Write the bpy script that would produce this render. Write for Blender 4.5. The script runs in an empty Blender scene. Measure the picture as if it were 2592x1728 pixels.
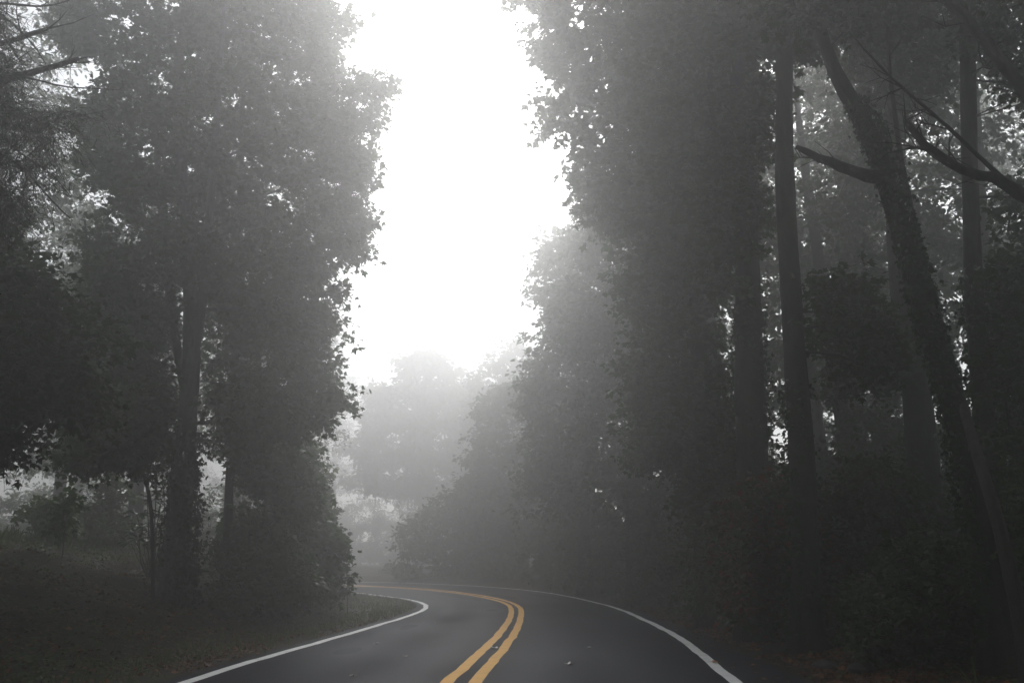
import bpy, math, random
import numpy as np
from mathutils import Vector

scene = bpy.context.scene
COL = scene.collection
R = math.radians

# ------------------------------------------------------------------ camera
F = 1296 / math.tan(R(27.5))           # focal length in photo pixels (2592 wide)
HOR = 1420.0                            # horizon row of the photo
CAM_H = 1.35
PITCH = math.atan((HOR - 864) / F)
cam = bpy.data.cameras.new('camera')
cam.sensor_width = 36
cam.lens = 18 / math.tan(R(27.5))
cam.clip_end = 2000
cam.clip_start = 0.05
co = bpy.data.objects.new('camera', cam)
COL.objects.link(co)
co.location = (0, 0, CAM_H)
co.rotation_euler = (math.pi / 2 + PITCH, 0, 0)
scene.camera = co

# ------------------------------------------------------------------ road lines in plan (metres)
Lp = [(-3.73,11.83),(-3.69,13.06),(-3.61,14.28),(-3.5,15.5),(-3.4,16.72),(-3.3,17.94),(-3.19,19.17),(-3.1,20.39),(-3.03,21.61),(-2.97,22.84),(-2.92,24.06),(-2.85,25.28),(-2.76,26.51),(-2.69,27.73),(-2.67,28.96),(-2.67,30.18),(-2.7,31.41),(-2.75,32.63),(-2.83,33.85),(-2.95,35.07),(-3.13,36.29),(-3.39,37.48),(-3.8,38.64),(-4.38,39.71),(-5.08,40.72),(-5.8,41.71),(-6.53,42.7),(-7.26,43.68)]
YLp = [(-0.75,11.83),(-0.65,13.16),(-0.55,14.49),(-0.47,15.82),(-0.38,17.15),(-0.3,18.48),(-0.23,19.81),(-0.17,21.14),(-0.13,22.47),(-0.09,23.81),(-0.06,25.14),(-0.03,26.47),(-0.01,27.8),(-0.01,29.14),(-0.02,30.47),(-0.02,31.8),(-0.05,33.13),(-0.1,34.46),(-0.22,35.79),(-0.4,37.1),(-0.7,38.38),(-1.12,39.6),(-1.65,40.82),(-2.27,41.98),(-2.98,43.08),(-3.8,44.1),(-4.68,45.05),(-5.62,45.95)]
YRp = [(-0.43,11.83),(-0.34,13.16),(-0.24,14.49),(-0.16,15.82),(-0.08,17.15),(-0.01,18.48),(0.05,19.82),(0.1,21.15),(0.15,22.48),(0.18,23.81),(0.21,25.14),(0.24,26.48),(0.26,27.81),(0.27,29.14),(0.27,30.48),(0.26,31.81),(0.22,33.14),(0.16,34.47),(0.06,35.8),(-0.11,37.12),(-0.41,38.43),(-0.84,39.72),(-1.4,40.97),(-2.02,42.15),(-2.72,43.28),(-3.55,44.33),(-4.44,45.3),(-5.4,46.2)]
Rp = [(2.53,11.83),(2.67,13.49),(2.81,15.15),(2.93,16.81),(3.02,18.47),(3.06,20.13),(3.09,21.79),(3.13,23.46),(3.15,25.12),(3.14,26.78),(3.13,28.45),(3.14,30.11),(3.14,31.77),(3.11,33.44),(2.99,35.1),(2.81,36.75),(2.51,38.39),(2.07,39.99),(1.52,41.56),(0.76,43.03),(-0.19,44.4),(-1.22,45.7),(-2.35,46.93),(-3.56,48.07)]

def resample(P, n):
    P = np.asarray(P, float)
    s = np.r_[0, np.cumsum(np.linalg.norm(np.diff(P, axis=0), axis=1))]
    t = np.linspace(0, s[-1], n)
    return np.stack([np.interp(t, s, P[:, k]) for k in range(P.shape[1])], 1)

def gsm(P, sig):
    k = np.arange(-40, 41); g = np.exp(-.5 * (k / sig) ** 2); g /= g.sum()
    pad = np.r_[[2*P[0]-P[i] for i in range(40, 0, -1)], P, [2*P[-1]-P[-1-i] for i in range(1, 41)]]
    return np.stack([np.convolve(pad[:, k], g, 'valid') for k in range(P.shape[1])], 1)

def extend(P, off):
    """carry a road line back behind the camera and on round the bend"""
    P = np.asarray(P, float)
    d0 = np.array((-0.045, -1.0))
    back = np.array([P[0] + d0 * s for s in (40, 30, 20, 12, 6)])
    ang0, rad, c0 = R(136), 26.0, np.array((-5.5, 46.1))
    cen = c0 + rad * np.array((math.cos(ang0 + math.pi/2), math.sin(ang0 + math.pi/2)))
    fwd = []
    for a in np.linspace(R(141), R(186), 9):
        fwd.append(cen + (rad - off) * np.array((math.cos(a - math.pi/2), math.sin(a - math.pi/2))))
    e = fwd[-1]; dd = np.array((math.cos(R(186)), math.sin(R(186))))
    fwd += [e + dd * s for s in (10, 25, 50, 90)]
    Q = np.r_[back, P, np.array(fwd)]
    return gsm(resample(Q, 420), 3.0)

NL = 420
LL = extend(Lp, 2.95); YL = extend(YLp, .14); YR = extend(YRp, -.14); RR = extend(Rp, -2.85)

def sdist(P, Q):
    """signed distance of points P from polyline Q, positive on its left"""
    out = np.full(len(P), 1e9); sg = np.ones(len(P))
    a = Q[:-1]; d = Q[1:] - a; dd = (d * d).sum(1) + 1e-9
    for i0 in range(0, len(P), 4000):
        p = P[i0:i0+4000]
        v = p[:, None] - a
        t = np.clip((v * d).sum(2) / dd, 0, 1)
        w = v - t[..., None] * d
        ds = (w * w).sum(2)
        k = ds.argmin(1); ii = np.arange(len(p))
        out[i0:i0+4000] = np.sqrt(ds[ii, k])
        cr = d[k, 0] * v[ii, k, 1] - d[k, 1] * v[ii, k, 0]
        sg[i0:i0+4000] = np.where(cr >= 0, 1, -1)
    return out * sg

def sst(a, b, x):
    t = np.clip((x - a) / (b - a), 0, 1); return t * t * (3 - 2 * t)

def road_z(x, y):
    x = np.asarray(x, float); y = np.asarray(y, float)
    return (-0.26*np.exp(-((y-36.8)/8.3)**2) + .011*np.clip((y-14)/14, 0, 1)*np.clip(x, -10, 10)
            + .016*np.clip(y-25, 0, 60))

def wob(x, y):
    return (.5*np.sin(x*1.7+y*.9)+.35*np.sin(x*3.1-y*2.3+1.3)+.3*np.sin(-x*.7+y*1.9+.5)+.25*np.sin(x*5.3+y*4.1)*np.sin(y*3.7-x*1.1)
            + .2*np.sin(x*8.1-y*6.7)*np.sin(x*2.2+y*9.3))

def ground_z(x, y):
    x = np.atleast_1d(np.asarray(x, float)); y = np.atleast_1d(np.asarray(y, float))
    P = np.stack([x, y], 1)
    dl = sdist(P, LL[::3]); dr = -sdist(P, RR[::3])
    z = road_z(x, y)
    bank = 1.72 * sst(.75, 8.2, dl) + .032 * np.clip(dl - 8.2, 0, 90) - .02
    rise = .04 * sst(.5, 2, dr) + .22 * np.clip(dr - 3, 0, 60) * sst(52, 38, y)  # slope of the wooded side steepened to block low light behind the trunks
    off = np.maximum(np.where(dl > 0, bank, 0), np.where(dr > 0, rise, 0))
    am = .1 * sst(.5, 2.5, np.maximum(dl, dr))
    z = z + np.where((dl > .3), bank, np.where(dr > .3, rise - .02, -.03)) + am * wob(x, y)
    lip = .05 * np.exp(-((dl - .75) / .25) ** 2) * (.5 + .5 * wob(x * .8, y * .8))
    return z + np.where(dl > .3, lip, 0)

def gz(x, y): return float(ground_z(x, y)[0])

def at(px, py, Y):
    """photo pixel + distance along the ground -> a point in the world"""
    a = (px - 1296) / F; b = (864 - py) / F
    dy = math.cos(PITCH) - b * math.sin(PITCH); dz = math.sin(PITCH) + b * math.cos(PITCH)
    return np.array((a / dy * Y, Y, CAM_H + dz / dy * Y))

def at_arr(px, py, Y):
    a = (px - 1296) / F; b = (864 - py) / F
    dy = math.cos(PITCH) - b * math.sin(PITCH); dz = math.sin(PITCH) + b * math.cos(PITCH)
    return np.stack([a / dy * Y, Y, CAM_H + dz / dy * Y], 1)

# ------------------------------------------------------------------ materials
def newmat(name):
    m = bpy.data.materials.new(name); m.use_nodes = True
    nt = m.node_tree; nt.nodes.clear()
    out = nt.nodes.new('ShaderNodeOutputMaterial')
    return m, nt, out

def N(nt, t, **kw):
    n = nt.nodes.new(t)
    for k, v in kw.items():
        if k.startswith('i_'):
            n.inputs[k[2:].replace('_', ' ')].default_value = v
        else: setattr(n, k, v)
    return n

def ramp(nt, fac, stops):
    r = nt.nodes.new('ShaderNodeValToRGB'); e = r.color_ramp.elements
    while len(e) < len(stops): e.new(.5)
    for k, (p, c) in enumerate(stops): e[k].position = p; e[k].color = (*c, 1)
    nt.links.new(fac, r.inputs[0]); return r

def noise(nt, scale, detail=6, rough=.6, vec=None):
    n = N(nt, 'ShaderNodeTexNoise', i_Scale=scale, i_Detail=detail, i_Roughness=rough)
    if vec is not None: nt.links.new(vec, n.inputs['Vector'])
    return n

def leaf_mat(name, cols, trans=.35, rough=.5, spec=.25):
    m, nt, out = newmat(name); L = nt.links.new
    g = N(nt, 'ShaderNodeNewGeometry')
    r = ramp(nt, g.outputs['Random Per Island'], [(k / max(1, len(cols) - 1), c) for k, c in enumerate(cols)])
    p = N(nt, 'ShaderNodeBsdfPrincipled', i_Roughness=rough)
    p.inputs['Specular IOR Level'].default_value = spec
    t = N(nt, 'ShaderNodeBsdfTranslucent')
    mx = N(nt, 'ShaderNodeMixShader', i_Fac=trans)
    hs = N(nt, 'ShaderNodeHueSaturation', i_Saturation=1.15, i_Value=1.3)
    L(r.outputs[0], p.inputs['Base Color']); L(r.outputs[0], hs.inputs['Color']); L(hs.outputs[0], t.inputs['Color'])
    L(p.outputs[0], mx.inputs[1]); L(t.outputs[0], mx.inputs[2]); L(mx.outputs[0], out.inputs[0])
    return m

def bark_mat(name, c1, c2, scale=9):
    m, nt, out = newmat(name); L = nt.links.new
    tc = N(nt, 'ShaderNodeTexCoord'); mp = N(nt, 'ShaderNodeMapping'); mp.inputs['Scale'].default_value = (1, 1, .22)
    L(tc.outputs['Object'], mp.inputs[0])
    n = noise(nt, scale, 8, .65, mp.outputs[0])
    n2 = noise(nt, 1.3, 4, .6, tc.outputs['Object'])
    r = ramp(nt, n.outputs[0], [(.3, c1), (.7, c2)])
    moss = N(nt, 'ShaderNodeMix', data_type='RGBA'); moss.inputs[7].default_value = (.045, .06, .025, 1)
    mr = N(nt, 'ShaderNodeMapRange', i_From_Min=.52, i_From_Max=.7); L(n2.outputs[0], mr.inputs[0]); L(mr.outputs[0], moss.inputs[0])
    L(r.outputs[0], moss.inputs[6])
    p = N(nt, 'ShaderNodeBsdfPrincipled', i_Roughness=.85); p.inputs['Specular IOR Level'].default_value = .2
    b = N(nt, 'ShaderNodeBump', i_Strength=1.0, i_Distance=.06)
    L(n.outputs[0], b.inputs['Height']); L(b.outputs[0], p.inputs['Normal']); L(moss.outputs[2], p.inputs['Base Color']); L(p.outputs[0], out.inputs[0])
    return m

M = {}
M['maple'] = leaf_mat('maple_leaf', [(.026, .056, .010), (.04, .08, .014), (.055, .085, .02), (.03, .066, .014)])
M['broad'] = leaf_mat('broad_leaf', [(.024, .056, .009), (.04, .082, .012), (.062, .094, .016), (.034, .064, .012)])
M['dark'] = leaf_mat('dark_leaf', [(.02, .046, .009), (.03, .062, .011), (.038, .06, .014)])
M['pale'] = leaf_mat('pale_leaf', [(.05, .085, .016), (.07, .11, .02), (.09, .11, .026)])
M['needle'] = leaf_mat('needle', [(.02, .04, .012), (.034, .058, .016), (.05, .05, .024)], .15)
M['rhodo'] = leaf_mat('rhododendron_leaf', [(.018, .044, .012), (.03, .06, .016)], .15, .35, .4)
M['ivy'] = leaf_mat('ivy_leaf', [(.014, .034, .009), (.022, .048, .011), (.032, .05, .014)], .15, .5, .15)
M['creeper'] = leaf_mat('creeper_leaf', [(.026, .052, .012), (.045, .062, .012), (.15, .025, .012), (.03, .056, .012), (.036, .062, .012)])
M['litter'] = leaf_mat('dead_leaf', [(.09, .03, .01), (.15, .055, .014), (.07, .026, .012), (.24, .1, .02), (.06, .024, .012), (.13, .08, .045), (.07, .026, .01), (.05, .022, .012)], .15, .6)
M['cover'] = leaf_mat('ground_cover_leaf', [(.02, .045, .008), (.036, .066, .011), (.055, .082, .016), (.028, .055, .01), (.07, .075, .022)], .2)
M['grass'] = leaf_mat('grass_blade', [(.045, .08, .012), (.065, .105, .016), (.09, .11, .025), (.05, .09, .014), (.1, .085, .04)], .3)
M['bark'] = bark_mat('bark', (.022, .019, .017), (.07, .062, .055))
M['bark_grey'] = bark_mat('grey_bark', (.05, .048, .046), (.13, .125, .12), 14)
M['bark_dark'] = bark_mat('dark_bark', (.016, .014, .013), (.05, .044, .04))

def ground_mat():
    m, nt, out = newmat('forest_ground'); L = nt.links.new
    tc = N(nt, 'ShaderNodeTexCoord')
    a = noise(nt, .55, 6, .65, tc.outputs['Object']); b = noise(nt, 14, 8, .7, tc.outputs['Object']); c = noise(nt, 60, 5, .7, tc.outputs['Object'])
    dirt = ramp(nt, b.outputs[0], [(.3, (.018, .013, .009)), (.5, (.04, .026, .017)), (.68, (.065, .042, .026))])
    moss = ramp(nt, b.outputs[0], [(.3, (.02, .028, .01)), (.6, (.042, .056, .02)), (.75, (.06, .07, .03))])
    mr = N(nt, 'ShaderNodeMapRange', i_From_Min=.44, i_From_Max=.6); L(a.outputs[0], mr.inputs[0])
    mx = N(nt, 'ShaderNodeMix', data_type='RGBA'); L(mr.outputs[0], mx.inputs[0]); L(dirt.outputs[0], mx.inputs[6]); L(moss.outputs[0], mx.inputs[7])
    p = N(nt, 'ShaderNodeBsdfPrincipled', i_Roughness=.9); p.inputs['Specular IOR Level'].default_value = .15
    bp = N(nt, 'ShaderNodeBump', i_Strength=1, i_Distance=.06)
    ad = N(nt, 'ShaderNodeMath', operation='MULTIPLY_ADD'); ad.inputs[1].default_value = .5; L(c.outputs[0], ad.inputs[0]); L(b.outputs[0], ad.inputs[2])
    L(ad.outputs[0], bp.inputs['Height']); L(bp.outputs[0], p.inputs['Normal']); L(mx.outputs[2], p.inputs['Base Color']); L(p.outputs[0], out.inputs[0])
    return m

def asphalt_mat():
    m, nt, out = newmat('wet_asphalt'); L = nt.links.new
    tc = N(nt, 'ShaderNodeTexCoord')
    mp = N(nt, 'ShaderNodeMapping'); mp.inputs['Scale'].default_value = (1, .12, 1); L(tc.outputs['Object'], mp.inputs[0])
    fine = noise(nt, 170, 3, .7, tc.outputs['Object']); big = noise(nt, .14, 1.5, .5, tc.outputs['Object']); mid = noise(nt, 38, 6, .75, tc.outputs['Object']); streak = noise(nt, 1.6, 5, .6, mp.outputs[0])
    vor = N(nt, 'ShaderNodeTexVoronoi', i_Scale=95.0); L(tc.outputs['Object'], vor.inputs['Vector'])
    col = ramp(nt, fine.outputs[0], [(.3, (.016, .016, .019)), (.55, (.03, .03, .036)), (.75, (.07, .07, .078))])
    adf = N(nt, 'ShaderNodeMix', data_type='FLOAT'); adf.inputs[0].default_value = .55; L(fine.outputs[0], adf.inputs[2]); L(mid.outputs[0], adf.inputs[3]); L(adf.outputs[0], col.inputs[0])
    sh = N(nt, 'ShaderNodeMix', data_type='RGBA', blend_type='MULTIPLY'); sh.inputs[0].default_value = 1
    sr = ramp(nt, streak.outputs[0], [(.3, (.85, .85, .87)), (.7, (1.1, 1.1, 1.1))])
    L(col.outputs[0], sh.inputs[6]); L(sr.outputs[0], sh.inputs[7])
    df = N(nt, 'ShaderNodeBsdfDiffuse'); gl = N(nt, 'ShaderNodeBsdfGlossy'); mx = N(nt, 'ShaderNodeMixShader')
    at_ = N(nt, 'ShaderNodeAttribute', attribute_name='lateral')
    wv = N(nt, 'ShaderNodeMath', operation='MULTIPLY'); wv.inputs[1].default_value = 2 * math.pi / 1.48; L(at_.outputs['Fac'], wv.inputs[0])
    cs = N(nt, 'ShaderNodeMath', operation='COSINE'); L(wv.outputs[0], cs.inputs[0])         # wheel tracks 0.74 m and 2.22 m from the centre
    ad = N(nt, 'ShaderNodeMath', operation='MULTIPLY_ADD'); ad.inputs[1].default_value = .09; L(cs.outputs[0], ad.inputs[0]); L(big.outputs[0], ad.inputs[2])
    rr = N(nt, 'ShaderNodeMapRange', i_From_Min=.3, i_From_Max=.7, i_To_Min=.27, i_To_Max=.45); L(ad.outputs[0], rr.inputs[0]); L(rr.outputs[0], gl.inputs['Roughness'])
    fc = N(nt, 'ShaderNodeMapRange', i_From_Min=.3, i_From_Max=.7, i_To_Min=.045, i_To_Max=.018); L(ad.outputs[0], fc.inputs[0]); L(fc.outputs[0], mx.inputs[0])
    gl.inputs['Color'].default_value = (.92, .95, 1, 1)
    bp = N(nt, 'ShaderNodeBump', i_Strength=.5, i_Distance=.006)
    L(vor.outputs['Distance'], bp.inputs['Height']); L(bp.outputs[0], gl.inputs['Normal']); L(bp.outputs[0], df.inputs['Normal'])
    L(sh.outputs[2], df.inputs['Color']); L(df.outputs[0], mx.inputs[1]); L(gl.outputs[0], mx.inputs[2]); L(mx.outputs[0], out.inputs[0])
    return m

def paint_mat(name, col, worn):
    m, nt, out = newmat(name); L = nt.links.new
    tc = N(nt, 'ShaderNodeTexCoord')
    a = noise(nt, 120, 4, .7, tc.outputs['Object']); b = noise(nt, 3, 6, .7, tc.outputs['Object'])
    ad = N(nt, 'ShaderNodeMath', operation='ADD'); L(a.outputs[0], ad.inputs[0]); L(b.outputs[0], ad.inputs[1])
    r = ramp(nt, ad.outputs[0], [(.72, worn), (.92, col)])
    mr = N(nt, 'ShaderNodeMapRange', i_From_Max=2.0)
    r2 = ramp(nt, b.outputs[0], [(.3, (.88, .88, .88)), (.6, (1, 1, 1))])
    mx = N(nt, 'ShaderNodeMix', data_type='RGBA', blend_type='MULTIPLY'); mx.inputs[0].default_value = 1
    L(r.outputs[0], mx.inputs[6]); L(r2.outputs[0], mx.inputs[7])
    p = N(nt, 'ShaderNodeBsdfPrincipled', i_Roughness=.6); p.inputs['Specular IOR Level'].default_value = .12; L(mx.outputs[2], p.inputs['Base Color'])
    bp = N(nt, 'ShaderNodeBump', i_Strength=.4, i_Distance=.004); L(a.outputs[0], bp.inputs['Height']); L(bp.outputs[0], p.inputs['Normal'])
    L(p.outputs[0], out.inputs[0]); return m

def stone_mat():
    m, nt, out = newmat('stone'); L = nt.links.new
    tc = N(nt, 'ShaderNodeTexCoord'); a = noise(nt, 9, 8, .7, tc.outputs['Object'])
    r = ramp(nt, a.outputs[0], [(.3, (.016, .015, .013)), (.7, (.06, .056, .05))])
    p = N(nt, 'ShaderNodeBsdfPrincipled', i_Roughness=.85); bp = N(nt, 'ShaderNodeBump', i_Strength=.7, i_Distance=.02)
    L(a.outputs[0], bp.inputs['Height']); L(bp.outputs[0], p.inputs['Normal']); L(r.outputs[0], p.inputs['Base Color']); L(p.outputs[0], out.inputs[0]); return m

M['ground'] = ground_mat(); M['asphalt'] = asphalt_mat()
M['white'] = paint_mat('white_paint', (.88, .88, .86), (.6, .6, .59)); M['yellow'] = paint_mat('yellow_paint', (.86, .42, .002), (.66, .31, .008))
M['stone'] = stone_mat()

# ------------------------------------------------------------------ mesh helpers
class MB:
    def __init__(s): s.v = []; s.ls = []; s.lv = []; s.n = 0; s.nl = 0
    def add(s, V, faces_flat, sizes):
        V = np.asarray(V, np.float32)
        s.v.append(V); s.lv.append(np.asarray(faces_flat, np.int64) + s.n); s.ls.append(np.asarray(sizes, np.int64)); s.n += len(V)
    def build(s, name, mat, parent=None, origin=(0, 0, 0), smooth=True):
        me = bpy.data.meshes.new(name)
        if s.v:
            V = np.concatenate(s.v) - np.asarray(origin, np.float32); lv = np.concatenate(s.lv); sz = np.concatenate(s.ls)
            me.vertices.add(len(V)); me.vertices.foreach_set('co', V.astype(np.float32).ravel())
            me.loops.add(len(lv)); me.loops.foreach_set('vertex_index', lv.astype(np.int32))
            me.polygons.add(len(sz)); st = np.r_[0, np.cumsum(sz)[:-1]].astype(np.int32)
            me.polygons.foreach_set('loop_start', st)
            try: me.polygons.foreach_set('loop_total', sz.astype(np.int32))
            except Exception: pass
            me.polygons.foreach_set('use_smooth', np.full(len(sz), smooth))
            me.update(calc_edges=True); me.validate()
        me.materials.append(mat)
        o = bpy.data.objects.new(name, me); COL.objects.link(o)
        if parent is not None: o.parent = parent
        else: o.location = origin
        return o

def tag(o, label, cat=None, group=None, kind=None):
    o['label'] = label
    if cat: o['category'] = cat
    if group: o['group'] = group
    if kind: o['kind'] = kind
    return o

def empty(name, loc, label, cat, group=None):
    o = bpy.data.objects.new(name, None); COL.objects.link(o); o.location = tuple(loc); o.empty_display_size = .2
    return tag(o, label, cat, group)

def tube(mb, P, rad, sides=6, cap=True, rng=None, rough=0, lump=0):
    P = np.asarray(P, float); n = len(P); rad = np.broadcast_to(np.asarray(rad, float), (n,))
    T = np.gradient(P, axis=0); T /= np.linalg.norm(T, axis=1)[:, None] + 1e-9
    ref = np.array((1., 0, 0)) if abs(T[0, 0]) < .8 else np.array((0, 1., 0))
    A = np.empty_like(P); a = ref - T[0] * (ref @ T[0]); a /= np.linalg.norm(a)
    for i in range(n):
        a = a - T[i] * (a @ T[i]); a /= np.linalg.norm(a) + 1e-9; A[i] = a
    B = np.cross(T, A)
    ang = np.arange(sides) / sides * 2 * math.pi
    rr = rad[:, None] * np.ones(sides)
    if rough and rng is not None: rr = rr * (1 + rough * rng.normal(size=rr.shape))
    if lump and rng is not None:
        ph = rng.uniform(0, 6.28, 6); zz = np.r_[0, np.cumsum(np.linalg.norm(np.diff(P, axis=0), axis=1))][:, None]; th = ang[None, :]
        rr = rr * (1 + lump * (np.sin(2*th + .5*zz + ph[0]) + .7*np.sin(3*th - .9*zz + ph[1]) + .6*np.sin(5*th + .35*zz + ph[2]) + .6*np.sin(1.7*zz + ph[3]) + .5*np.sin(7*th + .2*zz + ph[4])))
        P = P + (rad[:, None] * .35) * np.stack([np.sin(.55*zz[:, 0] + ph[5]), np.cos(.7*zz[:, 0] + ph[0]), 0*zz[:, 0]], 1)
    V = P[:, None] + rr[..., None] * (np.cos(ang)[None, :, None] * A[:, None] + np.sin(ang)[None, :, None] * B[:, None])
    V = V.reshape(-1, 3)
    i = np.arange(n - 1)[:, None] * sides; j = np.arange(sides)[None]; k = (j + 1) % sides
    f = np.stack([i + j, i + k, i + sides + k, i + sides + j], -1).reshape(-1, 4)
    fl = f.ravel(); sz = np.full(len(f), 4)
    if cap:
        fl = np.r_[fl, np.arange(sides)[::-1], (n - 1) * sides + np.arange(sides)]; sz = np.r_[sz, sides, sides]
    mb.add(V, fl, sz)

def segs(mb, A, B, ra, rb, sides=4):
    """many straight twigs at once"""
    A = np.asarray(A); B = np.asarray(B); n = len(A)
    if n == 0: return
    T = B - A; T /= np.linalg.norm(T, axis=1)[:, None] + 1e-9
    ref = np.where(np.abs(T[:, 2:3]) < .9, np.array([[0, 0, 1.]]), np.array([[1., 0, 0]]))
    U = np.cross(T, ref); U /= np.linalg.norm(U, axis=1)[:, None] + 1e-9; W = np.cross(T, U)
    ang = np.arange(sides) / sides * 2 * math.pi
    ring = np.cos(ang)[None, :, None] * U[:, None] + np.sin(ang)[None, :, None] * W[:, None]
    ra = np.broadcast_to(ra, (n,))[:, None, None]; rb = np.broadcast_to(rb, (n,))[:, None, None]
    V = np.concatenate([A[:, None] + ra * ring, B[:, None] + rb * ring], 1).reshape(-1, 3)
    base = np.arange(n)[:, None, None] * 2 * sides; j = np.arange(sides)[None, :]; k = (j + 1) % sides
    f = base + np.stack([j, k, sides + k, sides + j], -1)
    mb.add(V, f.ravel(), np.full(n * sides, 4))

SHAPES = {
    'maple': np.array([(0, 0, 0), (.33, .1, .02), (.55, .52, -.05), (.24, .5, .03), (0, 1, -.08), (-.24, .5, .03), (-.55, .52, -.05), (-.33, .1, .02)]),
    'oval': np.array([(0, 0, 0), (.24, .28, .04), (.27, .58, .03), (0, 1, -.1), (-.27, .58, .03), (-.24, .28, .04)]),
    'kite': np.array([(0, 0, 0), (.36, .45, .05), (0, 1, -.06), (-.36, .45, .05)]),
    'long': np.array([(0, 0, 0), (.12, .3, .03), (.11, .7, .02), (0, 1, -.12), (-.11, .7, .02), (-.12, .3, .03)]),
    'needle': np.array([(-.035, 0, 0), (.035, 0, 0), (.012, 1, 0)]),
    'curl': np.array([(0, 0, 0), (.3, .1, .12), (.5, .5, .2), (.2, .55, .03), (0, 1, .16), (-.22, .5, .03), (-.5, .48, .14), (-.3, .1, .1)]),
    'blade': np.array([(-.04, 0, 0), (.04, 0, 0), (.03, .55, .04), (0, 1, .2), (-.03, .55, .04)]),
}

def leaves(mb, P, axis, nrm, size, shape):
    S = SHAPES[shape]; k = len(S); n = len(P)
    if n == 0: return
    a = axis / (np.linalg.norm(axis, axis=1)[:, None] + 1e-9)
    s = np.cross(a, nrm); s /= np.linalg.norm(s, axis=1)[:, None] + 1e-9
    m = np.cross(s, a)
    size = np.broadcast_to(size, (n,))[:, None, None]
    V = P[:, None] + size * (S[None, :, 0:1] * s[:, None] + S[None, :, 1:2] * a[:, None] + S[None, :, 2:3] * m[:, None])
    mb.add(V.reshape(-1, 3), np.arange(n * k), np.full(n, k))

def unit(v): return v / (np.linalg.norm(v, axis=-1, keepdims=True) + 1e-9)

def in_poly(px, py, poly):
    x, y = np.asarray(poly, float).T; c = np.zeros(len(px), bool); j = len(x) - 1
    for i in range(len(x)):
        cond = ((y[i] > py) != (y[j] > py)) & (px < (x[j] - x[i]) * (py - y[i]) / (y[j] - y[i] + 1e-12) + x[i])
        c ^= cond; j = i
    return c

def edge_d(px, py, poly):
    Q = np.asarray(list(poly) + [poly[0]], float)
    return np.abs(sdist(np.stack([px, py], 1), Q))

def crown_points(poly, Y, T, n, rng, gap=.35, gscale=1.0, inset=0.):
    """random points filling a rounded crown whose outline has this shape"""
    P = np.asarray(poly, float); lo, hi = P.min(0), P.max(0)
    out = []; tot = 0; ph = rng.uniform(0, 6.28, 6)
    mind = None
    for _ in range(40):
        m = max(600, n * 3)
        px = rng.uniform(lo[0], hi[0], m); py = rng.uniform(lo[1], hi[1], m)
        k = in_poly(px, py, poly); px, py = px[k], py[k]
        if len(px) == 0: continue
        d = edge_d(px, py, poly) * Y / F
        ins = min(inset, .3 * d.max()); k = d > ins * rng.uniform(.35, 1.15, len(px)); px, py, d = px[k], py[k], d[k]
        k = rng.uniform(0, 1, len(px)) < np.where(d < ins + .06 * T + .5, 1, .5); px, py, d = px[k], py[k], d[k]
        hh = np.minimum(T, .35 + 1.1 * np.sqrt(np.maximum(d, 0) * T * .8))
        q = at_arr(px, py, Y + rng.uniform(-1, 1, len(px)) * hh)
        g = (np.sin(q[:, 0]*1.5*gscale+ph[0]) + np.sin(q[:, 1]*1.3*gscale+ph[1]) + np.sin(q[:, 2]*1.9*gscale+ph[2])
             + .7*np.sin((q[:, 0]+q[:, 2])*2.7*gscale+ph[3]) + .7*np.sin((q[:, 2]-q[:, 0])*3.1*gscale+ph[4]))
        q = q[g > np.quantile(g, gap * .7)]
        out.append(q); tot += len(q)
        if tot > n * 3: break
    q = np.concatenate(out)
    # thin out to keep the clumps apart
    rng.shuffle(q); keep = []; vol = None
    r = .62 * (np.prod(q.max(0) - q.min(0)) / n) ** (1/3)
    K = np.empty((0, 3))
    for p in q:
        if len(keep) >= n: break
        if len(keep) == 0 or np.min(((K - p) ** 2).sum(1)) > r * r:
            keep.append(p); K = np.asarray(keep)
    if len(keep) < n: keep += list(q[:n - len(keep)])
    return np.asarray(keep)

def spline(ctrl, step=.3):
    C = np.asarray(ctrl, float)
    n = max(6, int(np.linalg.norm(np.diff(C[:, :3], axis=0), axis=1).sum() / step))
    Q = resample(C, n)
    g = max(1.0, n / len(C) / 3)
    k = np.arange(-40, 41); w = np.exp(-.5*(k/g)**2); w /= w.sum()
    pad = np.r_[[2*Q[0]-Q[min(i, n-1)] for i in range(40, 0, -1)], Q, [2*Q[-1]-Q[max(-1-i, -n)] for i in range(1, 41)]]
    out = np.stack([np.convolve(pad[:, c], w, 'valid') for c in range(4)], 1)
    out[:, 3] = np.maximum(out[:, 3], .004)
    return out

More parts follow.
